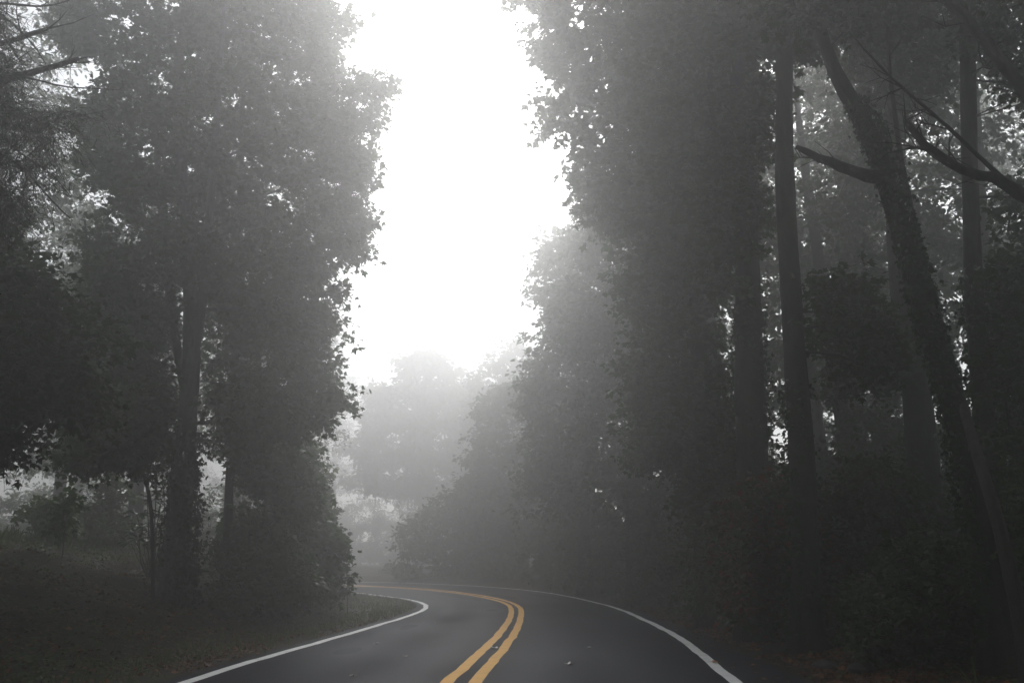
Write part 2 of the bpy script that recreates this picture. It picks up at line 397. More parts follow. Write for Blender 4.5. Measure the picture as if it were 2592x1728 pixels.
def grow(mb, trunk_nodes, att, rng, tip=.007, expo=2.35, maxr=.09, minh=0):
    """join every clump to the tree by branches that thicken towards the trunk"""
    nodes = [t[:3] for t in trunk_nodes]; par = [-1] * len(nodes); plen = [0.] * len(nodes)
    tn = np.asarray(nodes); nt = len(nodes)
    d = np.min(np.linalg.norm(att[:, None] - tn[None], axis=2), axis=1)
    order = np.argsort(d); tips = np.zeros(len(att), int)
    cap = nt + len(att) * 7 + 10
    X = np.empty((cap, 3)); X[:nt] = tn; PL = np.zeros(cap); cnt = nt
    for ai in order:
        p = att[ai]; v = p - X[:cnt]; ds = np.linalg.norm(v, axis=1)
        down = np.maximum(0, -v[:, 2] - .25 * ds)
        c = ds + .4 * PL[:cnt] + 1.6 * down
        k = int(c.argmin()); L = ds[k]
        m = max(1, min(5, int(L / .55)))
        prev = k
        side = rng.normal(size=3) * .07 * L
        for q in range(1, m + 1):
            t = q / m
            pos = X[k] + (p - X[k]) * t + side * math.sin(math.pi * t) + np.array((0, 0, .10 * L * math.sin(math.pi * t)))
            X[cnt] = pos; par.append(prev); PL[cnt] = PL[prev] + L / m; prev = cnt; cnt += 1
        tips[ai] = prev
    rad = np.zeros(cnt)
    acc = np.zeros(cnt); acc[tips] += tip ** expo
    for i in range(cnt - 1, nt - 1, -1):
        acc[i] = max(acc[i], tip ** expo); rad[i] = acc[i] ** (1 / expo)
        if par[i] >= nt: acc[par[i]] += acc[i]
    pr = np.array(par); i = np.arange(nt, cnt)
    rad = np.minimum(rad, maxr)
    pa = pr[i]; ra = np.where(pa < nt, rad[i] * 1.15, rad[np.maximum(pa, 0)])
    big = rad[i] > .03
    segs(mb, X[pa][~big], X[i][~big], np.minimum(ra[~big], rad[i][~big] * 1.6), rad[i][~big], 4)
    segs(mb, X[pa][big], X[i][big], np.minimum(ra[big], rad[i][big] * 1.3), rad[i][big], 7)
    dirs = X[tips] - X[pr[tips]]
    return unit(dirs)

def foliage(mb, wood, C, D, rng, twigs, per, tl, size, shape, droop=.35, flat=.5, spread=1.0):
    """leafy twigs round every clump centre"""
    n = len(C); K = n * twigs
    d = unit(rng.normal(size=(K, 3)) * np.array((1, 1, flat)) * spread + np.repeat(D, twigs, 0) * .55 - np.array((0, 0, droop * .4)))
    ln = tl * rng.uniform(.55, 1.2, K)
    base = np.repeat(C, twigs, 0) + rng.normal(size=(K, 3)) * .05
    tip = base + d * ln[:, None] - np.array((0, 0, 1.)) * (droop * .25 * ln ** 1.3)[:, None]
    segs(wood, base, tip, .005, .002, 3)
    t = np.repeat(rng.uniform(0, 1, (K, per)).ravel()[:, None], 1, 1)
    t = t ** .8 * 1.03
    b = np.repeat(base, per, 0); e = np.repeat(tip, per, 0); dd = np.repeat(d, per, 0)
    m = K * per
    ax = unit(dd * .6 + rng.normal(size=(m, 3)) * np.array((.8, .8, .4)) - np.array((0, 0, droop)))
    P = b + (e - b) * t + ax * (size * rng.uniform(.05, .45, m))[:, None] + rng.normal(size=(m, 3)) * (.03 + .04 * tl)
    nr = unit(np.array((0, 0, 1.)) + rng.normal(size=(m, 3)) * .6)
    leaves(mb, P, ax, nr, size * np.clip(np.exp(rng.normal(size=m) * .3 - .08), .4, 1.7), shape)

def ivy_leaves(mb, path, rng, n, z0, z1, size=.085, thick=.07, shape='maple'):
    k = rng.integers(0, len(path), n * 3); p = path[k]
    k = k[(p[:, 2] > z0) & (p[:, 2] < z1)][:n]
    if len(k) == 0: return
    p = path[k]; T = unit(np.gradient(path[:, :3], axis=0))[k]; m = len(k)
    r = rng.normal(size=(m, 3)); o = unit(r - T * (r * T).sum(1)[:, None])
    clump = .5 + .5 * np.sin(p[:, 2] * 3.1 + 2 * np.arctan2(o[:, 1], o[:, 0]) + 1.0)
    P = p[:, :3] + o * (p[:, 3] * .96 + np.abs(rng.normal(size=m)) * thick * (.4 + clump))[:, None] + T * rng.uniform(-.15, .15, m)[:, None]
    ax = unit(-np.array((0, 0, 1.)) + o * .5 + rng.normal(size=(m, 3)) * .5)
    leaves(mb, P, ax, unit(o + rng.normal(size=(m, 3)) * .45), size * rng.uniform(.6, 1.2, m), shape)

def stems_world(stems, Y, ground=True):
    out = []
    for si, st in enumerate(stems):
        pts = []
        for q in st:
            px, py, r = q[:3]; yy = q[3] if len(q) > 3 else Y
            pts.append((*at(px, py, yy), r))
        if ground and si == 0:
            x, y = pts[0][0], pts[0][1]
            pts[0] = (x, y, gz(x, y) - .12, pts[0][3])
        out.append(spline(pts))
    return out

def make_tree(name, label, cat, Y, stems, crowns, leaf, seed, group=None, bark='bark', size=.11, shape='maple',
              twigs=7, per=15, tl=.55, ivy=None, first=1.2, droop=.35, flat=.5, gap=.35, maxr=.09, crown_name='crown', stem_name='trunk', sides=18,
              limbs=None, ground=True, tip=.007):
    rng = np.random.default_rng(seed)
    paths = stems_world(stems, Y, ground)
    base = paths[0][0, :3].copy(); base[2] += .12 if ground else 0
    root = empty(name, base, label, cat, group)
    wood = MB(); lf = MB()
    for i, p in enumerate(paths):
        r = p[:, 3].copy()
        if i == 0 and ground and r[0] > .05:
            h = p[:, 2] - base[2]; r = r * (1 + .55 * np.exp(-np.maximum(h, 0) / .35))
        tube(wood, p[:, :3], r, sides, True, rng, .03, .035)
    if limbs:
        for st in limbs:
            lp = spline([(*at(q[0], q[1], q[3] if len(q) > 3 else Y), q[2]) for q in st], .14)
            lp[1:-1, :3] += rng.normal(size=(len(lp) - 2, 3)) * .12 * lp[1:-1, 3:4]
            tube(wood, lp[:, :3], lp[:, 3], 9, True, rng, .1)
            for _ in range(int(len(lp) * .9)):                       # small dead twigs and forks along the limb
                k = rng.integers(len(lp) // 4, len(lp)); d0 = lp[min(k + 1, len(lp) - 1), :3] - lp[max(k - 1, 0), :3]
                d1 = unit(unit(d0) * .8 + rng.normal(size=3) * .75); ln = rng.uniform(.15, .55); r0 = min(.011, lp[k, 3] * .5)
                m1 = lp[k, :3] + d1 * ln * .5; e1 = m1 + unit(d1 + rng.normal(size=3) * .4) * ln * .5; e2 = m1 + unit(d1 + rng.normal(size=3) * .7) * ln * .35
                segs(wood, np.array([lp[k, :3], m1, m1]), np.array([m1, e1, e2]), np.array([r0, r0 * .6, r0 * .5]), np.array([r0 * .6, .002, .002]), 4)
    nodes = np.concatenate([p[p[:, 2] > base[2] + first] if i == 0 else p for i, p in enumerate(paths)])
    if len(nodes) == 0: nodes = paths[0][-2:]
    allc = []
    for c in crowns:
        allc.append(crown_points(c['poly'], c.get('Y', Y), c['T'], c['n'], rng, c.get('gap', gap), inset=.75 * tl))
    if allc:
        C = np.concatenate(allc)
        gzs = ground_z(C[:, 0], C[:, 1]); C[:, 2] = np.maximum(C[:, 2], gzs + .12)
        sl_, sr_ = sdist(C[:, :2], LL[::3]), -sdist(C[:, :2], RR[::3])       # nothing low hangs over the carriageway
        need = .45 + tl * .75 - np.maximum(sl_, sr_)
        low = (need > 0) & (C[:, 2] - gzs < 3.4); e = .05
        if low.any():
            Q = C[low, :2]; right = sr_[low] > sl_[low]
            sd = lambda q: np.where(right, -sdist(q, RR[::3]), sdist(q, LL[::3]))
            g0 = sd(Q); G = np.stack([sd(Q + (e, 0)) - g0, sd(Q + (0, e)) - g0], 1) / e
            C[low, :2] = Q + unit(G) * (need[low] + rng.uniform(0, .6, low.sum()))[:, None]
        D = grow(wood, nodes, C, rng, maxr=maxr, tip=tip)
        foliage(lf, wood, C, D, rng, twigs, per, tl, size, shape, droop, flat)
    wood.build(stem_name, M[bark], root, base)
    if allc: lf.build(crown_name, M[leaf], root, base, False)
    if ivy:
        iv = MB()
        for i, n, z0, z1, *rest in ivy:
            ivy_leaves(iv, paths[i], rng, n, z0, z1, *rest)
        iv.build('ivy', M['ivy'], root, base, False)
    return root

# ------------------------------------------------------------------ ground
def axis_lines(a, b, step, far, grow_=1.25):
    L = list(np.arange(a, b + 1e-6, step)); s = step
    hi = []; x = b
    while x < far: s *= grow_; x += s; hi.append(min(x, far))
    s = step; lo = []; x = a
    while x > -far: s *= grow_; x -= s; lo.append(max(x, -far))
    return np.array(lo[::-1] + L + hi)
gx = axis_lines(-16, 13, .22, 230); gy = axis_lines(2, 52, .28, 230)
XX, YY = np.meshgrid(gx, gy)
ZZ = ground_z(XX.ravel(), YY.ravel())
g = MB(); nx, ny = len(gx), len(gy)
ii, jj = np.meshgrid(np.arange(nx - 1), np.arange(ny - 1)); q = (jj * nx + ii).ravel()
g.add(np.stack([XX.ravel(), YY.ravel(), ZZ], 1), np.stack([q, q+1, q+nx+1, q+nx], 1).ravel(), np.full(len(q), 4))
go = g.build('ground', M['ground']); tag(go, 'dark mossy forest ground and leaf strewn bank beside the road', kind='structure')

def band(A, B, dz, k=1):
    """strip of faces between two lines in plan, laid on the road surface"""
    mb = MB(); n = len(A); rows = [A + (B - A) * t for t in np.linspace(0, 1, k + 1)]
    V = np.concatenate([np.c_[r, road_z(r[:, 0], r[:, 1]) + dz] for r in rows])
    f = []
    for r in range(k):
        i = np.arange(n - 1) + r * n
        f.append(np.stack([i, i + n, i + n + 1, i + 1], 1))
    f = np.concatenate(f)
    mb.add(V, f.ravel(), np.full(len(f), 4)); return mb

def normal(P):
    T = unit(np.gradient(P, axis=0)); return np.c_[-T[:, 1], T[:, 0]]
nL, nR = normal(LL), normal(RR)
rngE = np.random.default_rng(5)
def ragged(n, amp): 
    t = np.arange(n); return amp * (np.sin(t * .9) * .4 + np.sin(t * 2.3 + 1) * .35 + rngE.normal(size=n) * .35)
def right_edge(y): return .38 + .5 * sst(22, 12, y)
eL = LL + nL * (.28 + ragged(NL, .05))[:, None]
eR = RR - nR * (np.interp(RR[:, 1], [8, 12, 16, 22, 30], [.98, .85, .6, .4, .32]) + ragged(NL, .05))[:, None]
road = band(eR, eL, 0.0, 14).build('road', M['asphalt'])
_at = road.data.attributes.new('lateral', 'FLOAT', 'POINT'); _cen = (YL + YR) / 2
_at.data.foreach_set('value', np.concatenate([np.sum((eR + (eL - eR) * t - _cen) * normal(_cen), 1) for t in np.linspace(0, 1, 15)]).astype(np.float32)); tag(road, 'wet dark asphalt road bending left into fog', kind='structure')
def stripe(P, w, name, mat, label):
    n = normal(P); wob_ = .006 * np.sin(np.arange(len(P)) * 1.1) + .006 * rngE.normal(size=len(P))
    o = band(P - n * (w / 2 + wob_)[:, None], P + n * (w / 2 - wob_)[:, None], .005, 1).build(name, mat, road); o['label'] = label
W1 = np.full(NL, .15)
stripe(LL, np.full(NL, .16), 'edge_line', M['white'], 'white edge line along the grassy bank'); stripe(RR, W1, 'edge_line', M['white'], 'white edge line along the wooded side')
stripe(YL, np.full(NL, .155), 'centre_line', M['yellow'], 'yellow centre stripe on the bank side'); stripe(YR, np.full(NL, .155), 'centre_line', M['yellow'], 'yellow centre stripe on the wooded side')

# ------------------------------------------------------------------ the trees beside the bank (left of the road)
make_tree('maple_tree', 'large maple with ivy around its trunk foot standing on the roadside bank', 'tree', 20.5,
    [[(452,1535,.27),(460,1400,.26),(468,1200,.22),(474,1000,.2),(478,900,.19),(470,600,.13),(455,300,.1),(468,0,.05),(474,-120,.03)],
     [(478,960,.12),(520,740,.11),(545,400,.08),(560,100,.055),(570,-100,.03)],
     [(474,1000,.1),(430,780,.085),(400,500,.06),(390,250,.04)]],
    [dict(poly=[(130,-130),(400,-190),(700,-180),(800,-110),(830,0),(925,28),(925,45),(862,120),(860,180),(930,165),(1008,205),(1010,225),(988,315),(956,370),(968,529),(946,655),(872,730),(700,760),(560,700),(400,760),(230,740),(180,400),(110,100)], T=3.2, n=560, gap=.55), dict(poly=[(240,700),(420,720),(560,680),(700,720),(872,715),(888,838),(872,937),(918,975),(915,995),(845,1075),(765,1130),(700,1130),(640,1190),(560,1160),(500,1000),(430,1100),(330,1120),(230,1000)], T=2.2, n=210, gap=.75)],
    'maple', 11, size=.115, per=15, bark='bark_grey', ivy=[(0, 3600, .1, 3.9, .1, .13)], gap=.4)
make_tree('slender_tree', 'slim straight tree just behind the ivy-footed maple', 'tree', 24,
    [[(578,1420,.13),(586,1250,.1),(592,1000,.095),(600,700,.085),(612,400,.065),(620,100,.05),(624,-110,.03)]],
    [dict(poly=[(440,-130),(600,-190),(760,-150),(840,0),(880,300),(900,560),(800,800),(790,960),(730,1080),(620,1150),(540,1090),(500,800),(440,300)], T=3, n=400, gap=.45), dict(poly=[(590,1060),(760,1020),(815,1110),(790,1210),(700,1270),(610,1260),(575,1160)], T=1.3, n=85, gap=.5)],
    'maple', 12, size=.12, per=14, gap=.4, first=2.5)
make_tree('broadleaf_tree', 'dark leafy tree hanging its low branches over the bank at the picture edge', 'tree', 13.5,
    [[(-330,1560,.2),(-320,1200,.18),(-290,800,.15),(-250,400,.1),(-230,100,.05)]],
    [dict(poly=[(-420,420),(-40,480),(60,600),(210,760),(330,860),(250,940),(255,1060),(190,1110),(110,1080),(70,1160),(20,1180),(-420,1160)], T=2.2, n=330)],
    'dark', 13, size=.105, shape='maple', per=15, gap=.3)
make_tree('sapling', 'thin leaning sapling with a curved dark stem beside the ivy-footed maple', 'tree', 20,
    [[(400,1400,.04),(385,1270,.037),(350,1150,.035),(310,1060,.034),(280,940,.032),(252,815,.03),(228,660,.025),(215,560,.015)]],
    [dict(poly=[(190,560),(300,640),(420,850),(440,1080),(400,1240),(330,1190),(250,1210),(150,1170),(160,1120),(230,900)], T=1.3, n=230)],
    'maple', 14, size=.11, per=13, tl=.5, gap=.45, maxr=.03)
make_tree('pine_tree', 'overhanging pine with two bare broken limbs and thin drooping twigs', 'tree', 9.5,
    [[(-560,1560,.2),(-540,1000,.18),(-520,400,.16),(-500,-200,.1),(-490,-600,.05)]],
    [dict(poly=[(-480,-160),(-40,-120),(40,60),(90,190),(190,270),(170,420),(90,560),(10,640),(-480,700)], T=1.4, n=300, gap=.35)],
    'needle', 15, size=.1, shape='needle', twigs=7, per=30, tl=.5, bark='bark_grey', droop=.7, gap=.5, maxr=.025, tip=.004,
    limbs=[[(-530,330,.05),(-250,190,.04),(0,113,.03),(60,95,.026),(123,72,.022)],
           [(-530,430,.055),(-200,240,.05),(0,204,.042),(77,191,.036),(128,170,.03),(200,149,.022)],
           [(-530,500,.02),(-200,330,.015),(0,383,.012),(51,412,.011),(98,468,.009),(140,523,.008),(183,557,.005)],
           [(-100,0,.015),(0,30,.012),(50,75,.009),(100,130,.007),(130,190,.004)],
           [(60,195,.012),(106,204,.01),(166,227,.008),(238,221,.006),(300,228,.004)],
           [(-60,10,.016),(10,4,.014),(60,17,.012),(140,20,.009),(175,2,.006)],
           [(-100,240,.012),(0,340,.011),(60,400,.009),(130,430,.007),(180,500,.004)]])

# hazy trees deeper in the wood: two kinds, then copies
def wood_tree(name, label, seed, leaf):
    rng = np.random.default_rng(seed); root = empty(name, (0, 0, 0), label, 'tree', 'hazy trees deeper in the woods')
    wood = MB(); lf = MB()
    lean = rng.normal(size=2) * .5
    P = spline([(0, 0, -.6, .32), (.05, 0, 1, .25), (lean[0]*.3, lean[1]*.3, 5, .2), (lean[0], lean[1], 11, .12), (lean[0]*1.2, lean[1]*1.3, 14.5, .03)])
    tube(wood, P[:, :3], P[:, 3], 9, True, rng, .05)
    n = 190; C = []
    while len(C) < n:
        p = np.array((rng.uniform(-3.6, 3.6), rng.uniform(-3.6, 3.6), rng.uniform(3.2, 18.5)))
        t = (p[2] - 3.2) / 15.3; rr = 3.6 * math.sin(math.pi * (t * .8 + .15)) ** .7
        if np.hypot(p[0], p[1]) < rr and math.sin(p[0]*1.7+seed)+math.sin(p[1]*1.6)+math.sin(p[2]*1.8+seed) > 0: C.append(p)
    C = np.asarray(C); D = grow(wood, P[P[:, 2] > 2.2], C, rng)
    foliage(lf, wood, C, D, rng, 7, 9, .75, .17, 'oval')
    wood.build('trunk', M['bark'], root); lf.build('crown', M[leaf], root, smooth=False)
    return root
wt = [wood_tree('hazy_tree', '', 71, 'broad'), wood_tree('hazy_tree', '', 72, 'dark'), wood_tree('hazy_tree', '', 73, 'broad')]
used = [False] * 3
def place_wood(k, px, Y, s, label, rot):
    src = wt[k]
    X = (px - 1296) / F * Y / math.cos(PITCH)
    if not used[k]: r = src; used[k] = True
    else:
        r = src.copy(); COL.objects.link(r)
        for ch in src.children:
            c = ch.copy(); COL.objects.link(c); c.parent = r
    r.location = (X, Y, gz(X, Y)); r.scale = (s, s, s * 1.05); r.rotation_euler = (0, 0, rot); r['label'] = label
for k, px, Y, s, label, rot in [
    (0, 15, 33, 1.05, 'pale foggy tree whose bare lower trunk shows behind the bank at the picture edge', .3),
    (1, 190, 43, 1.1, 'faint foggy tree behind the leaning sapling', 1.4),
    (2, 380, 36, 1.05, 'hazy tree behind the ivy-footed maple, on its far side from the road', 2.2),
    (1, -180, 27, 1.0, 'hazy tree behind the dark low-hanging branches', 3.9),
    (0, 620, 42, .95, 'hazy tree rising behind the slim straight tree', 4.4),
    (2, 2130, 27, 1.05, 'hazy tree seen between the thick straight trunk and the ivy-clad leaning trunk', .5),
    (0, 2330, 34, 1.1, 'faint tree behind the arch of the ivy-clad leaning trunk', 1.9),
    (1, 2480, 24, 1.0, 'hazy tree behind the thin upright trunk at the picture edge', 2.8),
    (1, 2160, 37, 1.15, 'faint tree filling the gap between the two straight trunks and the thick upright one', 1.1),
    (0, 1800, 33, 1.0, 'hazy tree behind the dense roadside foliage of the wooded side', 3.3),
    (0, 2560, 44, 1.2, 'pale tree far behind the thin upright trunk', 5.9)]:
    place_wood(k, px, Y, s, label, rot)

for i, (x, y, sc) in enumerate([(8, 46, 1.1), (14, 41, 1.2), (26, 44, 1.3), (33, 38, 1.3), (20, 54, 1.3), (29, 30, 1.2), (38, 50, 1.3), (12, 58, 1.3), (9.5, 30, 1.0),
                                (-15, 62, 1.2), (-21, 55, 1.2), (-27, 62, 1.3), (-33, 54, 1.3), (-38, 64, 1.3), (-31, 48, 1.2),
                                (-24, 134, 1.7), (-35, 130, 1.7), (-46, 136, 1.7), (-56, 131, 1.7)]):
    k = i % 3; r = wt[k].copy(); COL.objects.link(r)
    for ch in wt[k].children:
        c = ch.copy(); COL.objects.link(c); c.parent = r
    r.location = (x, y, gz(x, y)); r.scale = (sc, sc, sc * 1.05); r.rotation_euler = (0, 0, i * 2.3)
    r['label'] = 'faint tree of the dim wood beyond the roadside trunks' if x > 0 else 'faint tree at the far foggy end of the field behind the bank'
    r['group'] = 'faint trees of the far wood' if x > 0 else 'faint trees beyond the field'

# unseen trees added beside and behind the viewpoint to shade road and near fog
for i, (x, y, sc) in enumerate([(5.8, -1, 1.45), (6, -7, 1.5), (-6.2, -5, 1.4), (-6.5, -12, 1.5), (6.4, -14, 1.5), (12, 3, 1.35), (12.5, -4, 1.4), (18, 7, 1.3), (18.5, -2, 1.4), (13, -12, 1.4), (-12, -8, 1.4),
                                (-12, -1, 1.2), (-1.5, -25, 1.5), (3.5, -28, 1.5), (-6, -22, 1.5), (8, -22, 1.5), (24, 3, 1.4), (-13, -16, 1.4)]):
    k = i % 3; r = wt[k].copy(); COL.objects.link(r)
    for ch in wt[k].children:
        c = ch.copy(); COL.objects.link(c); c.parent = r
    r.location = (x, y, gz(x, y)); r.scale = (sc, sc, sc * 1.1); r.rotation_euler = (0, 0, i * 1.7)
    r['label'] = 'unseen forest tree added around the viewpoint to shade the road'; r['group'] = 'unseen shade trees added around the viewpoint'

# ------------------------------------------------------------------ far trees past the bend
make_tree('roadside_tree', 'pale round-topped tree in thick fog beyond the bend', 'tree', 98,
    [[(1100,1475,.45),(1098,1300,.38),(1085,1100,.25),(1075,950,.12)]],
    [dict(poly=[(1000,915),(1015,880),(1045,885),(1062,862),(1085,880),(1130,872),(1150,900),(1185,925),(1190,960),(1210,1000),(1200,1250),(1190,1400),(1150,1470),(1040,1478),(1015,1400),(1010,1330),(1060,1265),(960,1255),(860,1230),(850,1190),(900,1170),(835,1120),(850,1090),(920,1080),(885,1045),(930,1030),(925,970),(985,950)], T=7, n=560, gap=.75)],
    'pale', 21, size=.46, shape='oval', per=11, twigs=8, tl=1.6, flat=.25, gap=.4)
make_tree('roadside_tree', 'faint foggy tree with a small pointed top beside the pale round-topped tree', 'tree', 84,
    [[(1290,1474,.4),(1288,1200,.3),(1280,1000,.16),(1275,900,.08)]],
    [dict(poly=[(1180,960),(1200,905),(1235,900),(1262,850),(1310,850),(1350,890),(1420,1000),(1420,1440),(1300,1480),(1180,1470)], T=5, n=400)],
    'broad', 22, size=.36, shape='oval', per=10, twigs=7, tl=1.25, gap=.4)
make_tree('shrub', 'small faint shrub at the far end of the road, almost lost in fog', 'shrub', 63,
    [[(1005,1466,.06),(1006,1450,.04)]], [dict(poly=[(975,1450),(990,1435),(1012,1432),(1030,1470),(978,1474)], T=.8, n=22)],
    'dark', 23, size=.24, shape='oval', per=9, tl=.5, first=.1, stem_name='stem', crown_name='foliage')
make_tree('shrub', 'grey foggy thicket along the outer edge of the bend below the round-topped tree', 'shrub', 53.5,
    [[(1200,1474,.08),(1200,1430,.06)]], [dict(poly=[(1005,1390),(1020,1310),(1070,1270),(1130,1230),(1230,1190),(1330,1220),(1340,1478),(1012,1478)], T=2, n=230)],
    'broad', 24, size=.22, shape='oval', per=10, tl=.8, first=.1, stem_name='stem', crown_name='foliage')

make_tree('roadside_tree', 'squat foggy tree leading from the round-topped tree to the tall roadside row', 'tree', 54,
    [[(1330,1474,.22),(1330,1250,.17),(1335,1100,.1),(1340,1000,.05)]],
    [dict(poly=[(1190,1010),(1250,960),(1300,930),(1400,930),(1470,1000),(1480,1470),(1240,1476),(1130,1440),(1150,1300),(1180,1120)], T=2.6, n=330)],
    'broad', 25, size=.25, shape='oval', per=11, twigs=7, tl=.9, gap=.35)

# ------------------------------------------------------------------ the wooded side (right of the road)
make_tree('roadside_tree', 'misty full-leaved tree over the outer edge line where the road bends', 'tree', 40,
    [[(1480,1478,.3),(1490,1200,.24),(1500,900,.17),(1490,700,.08)]],
    [dict(poly=[(1333,749),(1345,683),(1350,617),(1421,563),(1500,560),(1600,700),(1640,1000),(1620,1480),(1330,1480),(1290,1350),(1320,1100),(1300,992),(1318,915),(1355,815)], T=3, n=560)],
    'broad', 31, size=.2, shape='oval', per=11, twigs=7, tl=.8, gap=.4)
make_tree('roadside_tree', 'grey-green foggy tree in the middle of the roadside row', 'tree', 33,
    [[(1600,1495,.28),(1610,1200,.22),(1610,900,.16),(1590,600,.08)]],
    [dict(poly=[(1425,560),(1433,529),(1500,450),(1620,480),(1760,800),(1780,1515),(1470,1515),(1420,1300),(1440,1000),(1390,800)], T=3, n=420)],
    'broad', 32, size=.17, shape='oval', per=12, twigs=7, tl=.7, gap=.35)
make_tree('roadside_tree', 'tall tree whose ragged crown overhangs the road on the wooded side', 'tree', 21,
    [[(1800,1550,.27),(1795,1200,.23),(1770,900,.19),(1730,500,.15),(1690,200,.11),(1640,-100,.07),(1640,-350,.03)]],
    [dict(poly=[(1318,0),(1366,66),(1334,110),(1366,143),(1388,220),(1355,264),(1366,331),(1390,396),(1443,408),(1440,500),(1520,620),(1560,800),(1620,950),(1800,900),(1850,600),(1900,0),(1900,-420),(1450,-480),(1340,-300)], T=3.6, n=800, gap=.35),
     dict(poly=[(1560,900),(1820,880),(1880,1100),(1850,1350),(1640,1330),(1580,1150)], T=2.5, n=130)],
    'broad', 33, size=.14, shape='maple', per=13, twigs=7, tl=.6, gap=.35)
make_tree('straight_tree', 'broad dark straight trunk standing nearest the foggy roadside row', 'tree', 17.5,
    [[(1922,1590,.29),(1918,1200,.27),(1900,900,.25),(1885,600,.22),(1870,300,.17),(1850,0,.12),(1840,-300,.06)]],
    [dict(poly=[(1600,-500),(2050,-500),(2060,120),(1975,300),(1950,600),(1850,780),(1740,720),(1640,500),(1570,420),(1600,200)], T=2.2, n=380)],
    'broad', 34, size=.115, per=15, bark='bark_dark', ivy=[(0, 2200, .1, 6, .085, .08)])
make_tree('straight_tree', 'tall straight trunk beside the leaf-strewn shoulder with clear bark', 'tree', 15,
    [[(2025,1630,.22),(2024,1300,.19),(2014,1000,.175),(2008,700,.165),(1994,400,.155),(1990,250,.14),(1985,0,.12),(1980,-300,.07)]],
    [dict(poly=[(1750,-500),(2300,-500),(2330,90),(2230,150),(2120,190),(2030,160),(1960,190),(1860,150)], T=2.8, n=300),
     dict(poly=[(2060,700),(2150,680),(2250,770),(2270,900),(2140,960),(2060,1010)], T=1.5, n=45)],
    'dark', 35, size=.105, per=15, bark='bark_dark', ivy=[(0, 1500, .1, 4.2, .08, .06)])
make_tree('straight_tree', 'thick upright trunk half hidden behind the ivy-clad leaning tree', 'tree', 19,
    [[(2335,1600,.33),(2330,1300,.31),(2318,1000,.27),(2295,780,.22),(2270,560,.16),(2255,300,.1)]],
    [dict(poly=[(2080,-200),(2420,-200),(2440,200),(2380,330),(2280,420),(2180,250),(2100,100)], T=2.5, n=170),
     dict(poly=[(2100,900),(2300,860),(2300,960),(2130,1000)], T=1.5, n=24)],
    'dark', 36, size=.115, per=14, bark='bark_dark')
make_tree('leaning_tree', 'ivy-clad tree curving over towards the road with one bare side limb', 'tree', 12,
    [[(2505,1655,.2),(2475,1350,.17),(2432,1120,.155),(2402,1000,.15),(2352,820,.14),(2298,606,.135),(2252,441,.13),(2205,310,.12),(2130,212,.105),(2088,120,.085),(2068,20,.06),(2052,-90,.035)]],
    [dict(poly=[(1880,-420),(2300,-420),(2280,-20),(2140,110),(2020,100),(1930,40)], T=1.6, n=130)],
    'dark', 37, size=.09, per=15, tl=.42, bark='bark_dark', first=4.2, ivy=[(0, 5200, .3, 7.4, .065, .04)],
    limbs=[[(2255,450,.1),(2190,440,.085),(2130,425,.07),(2075,402,.055),(2045,385,.045),(2015,372,.03)]])
make_tree('upright_tree', 'thin upright ivy-rough trunk crossing behind the broken forked branch', 'tree', 13.5,
    [[(2535,1640,.2),(2510,1300,.16),(2495,1150,.145),(2475,900,.135),(2462,600,.12),(2455,300,.11),(2450,0,.1),(2445,-300,.06)]],
    [dict(poly=[(2330,-480),(2700,-480),(2700,200),(2600,300),(2480,180),(2380,60)], T=2, n=170),
     dict(poly=[(2510,480),(2700,420),(2700,1000),(2620,1250),(2540,1200),(2490,1000),(2510,800)], T=1.6, n=120)],
    'dark', 38, size=.095, per=14, tl=.45, bark='bark_dark', ivy=[(0, 1800, .3, 5.5, .075, .06)], gap=.5)
make_tree('leaning_tree', 'slender grey-barked stem leaning from the verge at the lower picture corner', 'tree', 11,
    [[(2618,1690,.1),(2562,1480,.08),(2520,1300,.07),(2480,1190,.065),(2436,1040,.055,11.8),(2400,900,.05,12.7),(2345,700,.045,13),(2290,450,.04,13),(2255,200,.03,13),(2240,-60,.02,13),(2235,-200,.012,13)]],
    [dict(poly=[(2130,-320),(2360,-320),(2340,-40),(2200,-20)], Y=13, T=.8, n=30)],
    'dark', 39, size=.085, per=10, tl=.35, bark='bark', maxr=.02, first=6)
make_tree('overhanging_tree', 'tree beyond the picture edge reaching in with bare crooked branches', 'tree', 9,
    [[(2960,1900,.24),(2930,1200,.2),(2900,700,.18),(2860,300,.14),(2820,-200,.08)]],
    [dict(poly=[(2560,-300),(2950,-400),(2980,300),(2760,420),(2640,160)], T=1.5, n=90)],
    'dark', 40, size=.09, per=14, tl=.42, bark='bark_dark', gap=.45,
    limbs=[[(2890,640,.1),(2740,440,.085),(2592,231,.068),(2500,110,.06),(2403,0,.05),(2330,-90,.035),(2260,-200,.02)],
           [(2900,760,.09),(2740,600,.08),(2640,530,.07),(2592,496,.064),(2540,455,.058),(2457,441,.052),(2400,415,.047),(2347,380,.042),(2318,340,.036),(2292,305,.032)],
           [(2340,376,.022),(2315,372,.016),(2292,378,.01)],
           [(2560,470,.03),(2490,408,.022),(2400,320,.019),(2290,230,.015),(2190,130,.011),(2149,80,.007)]])

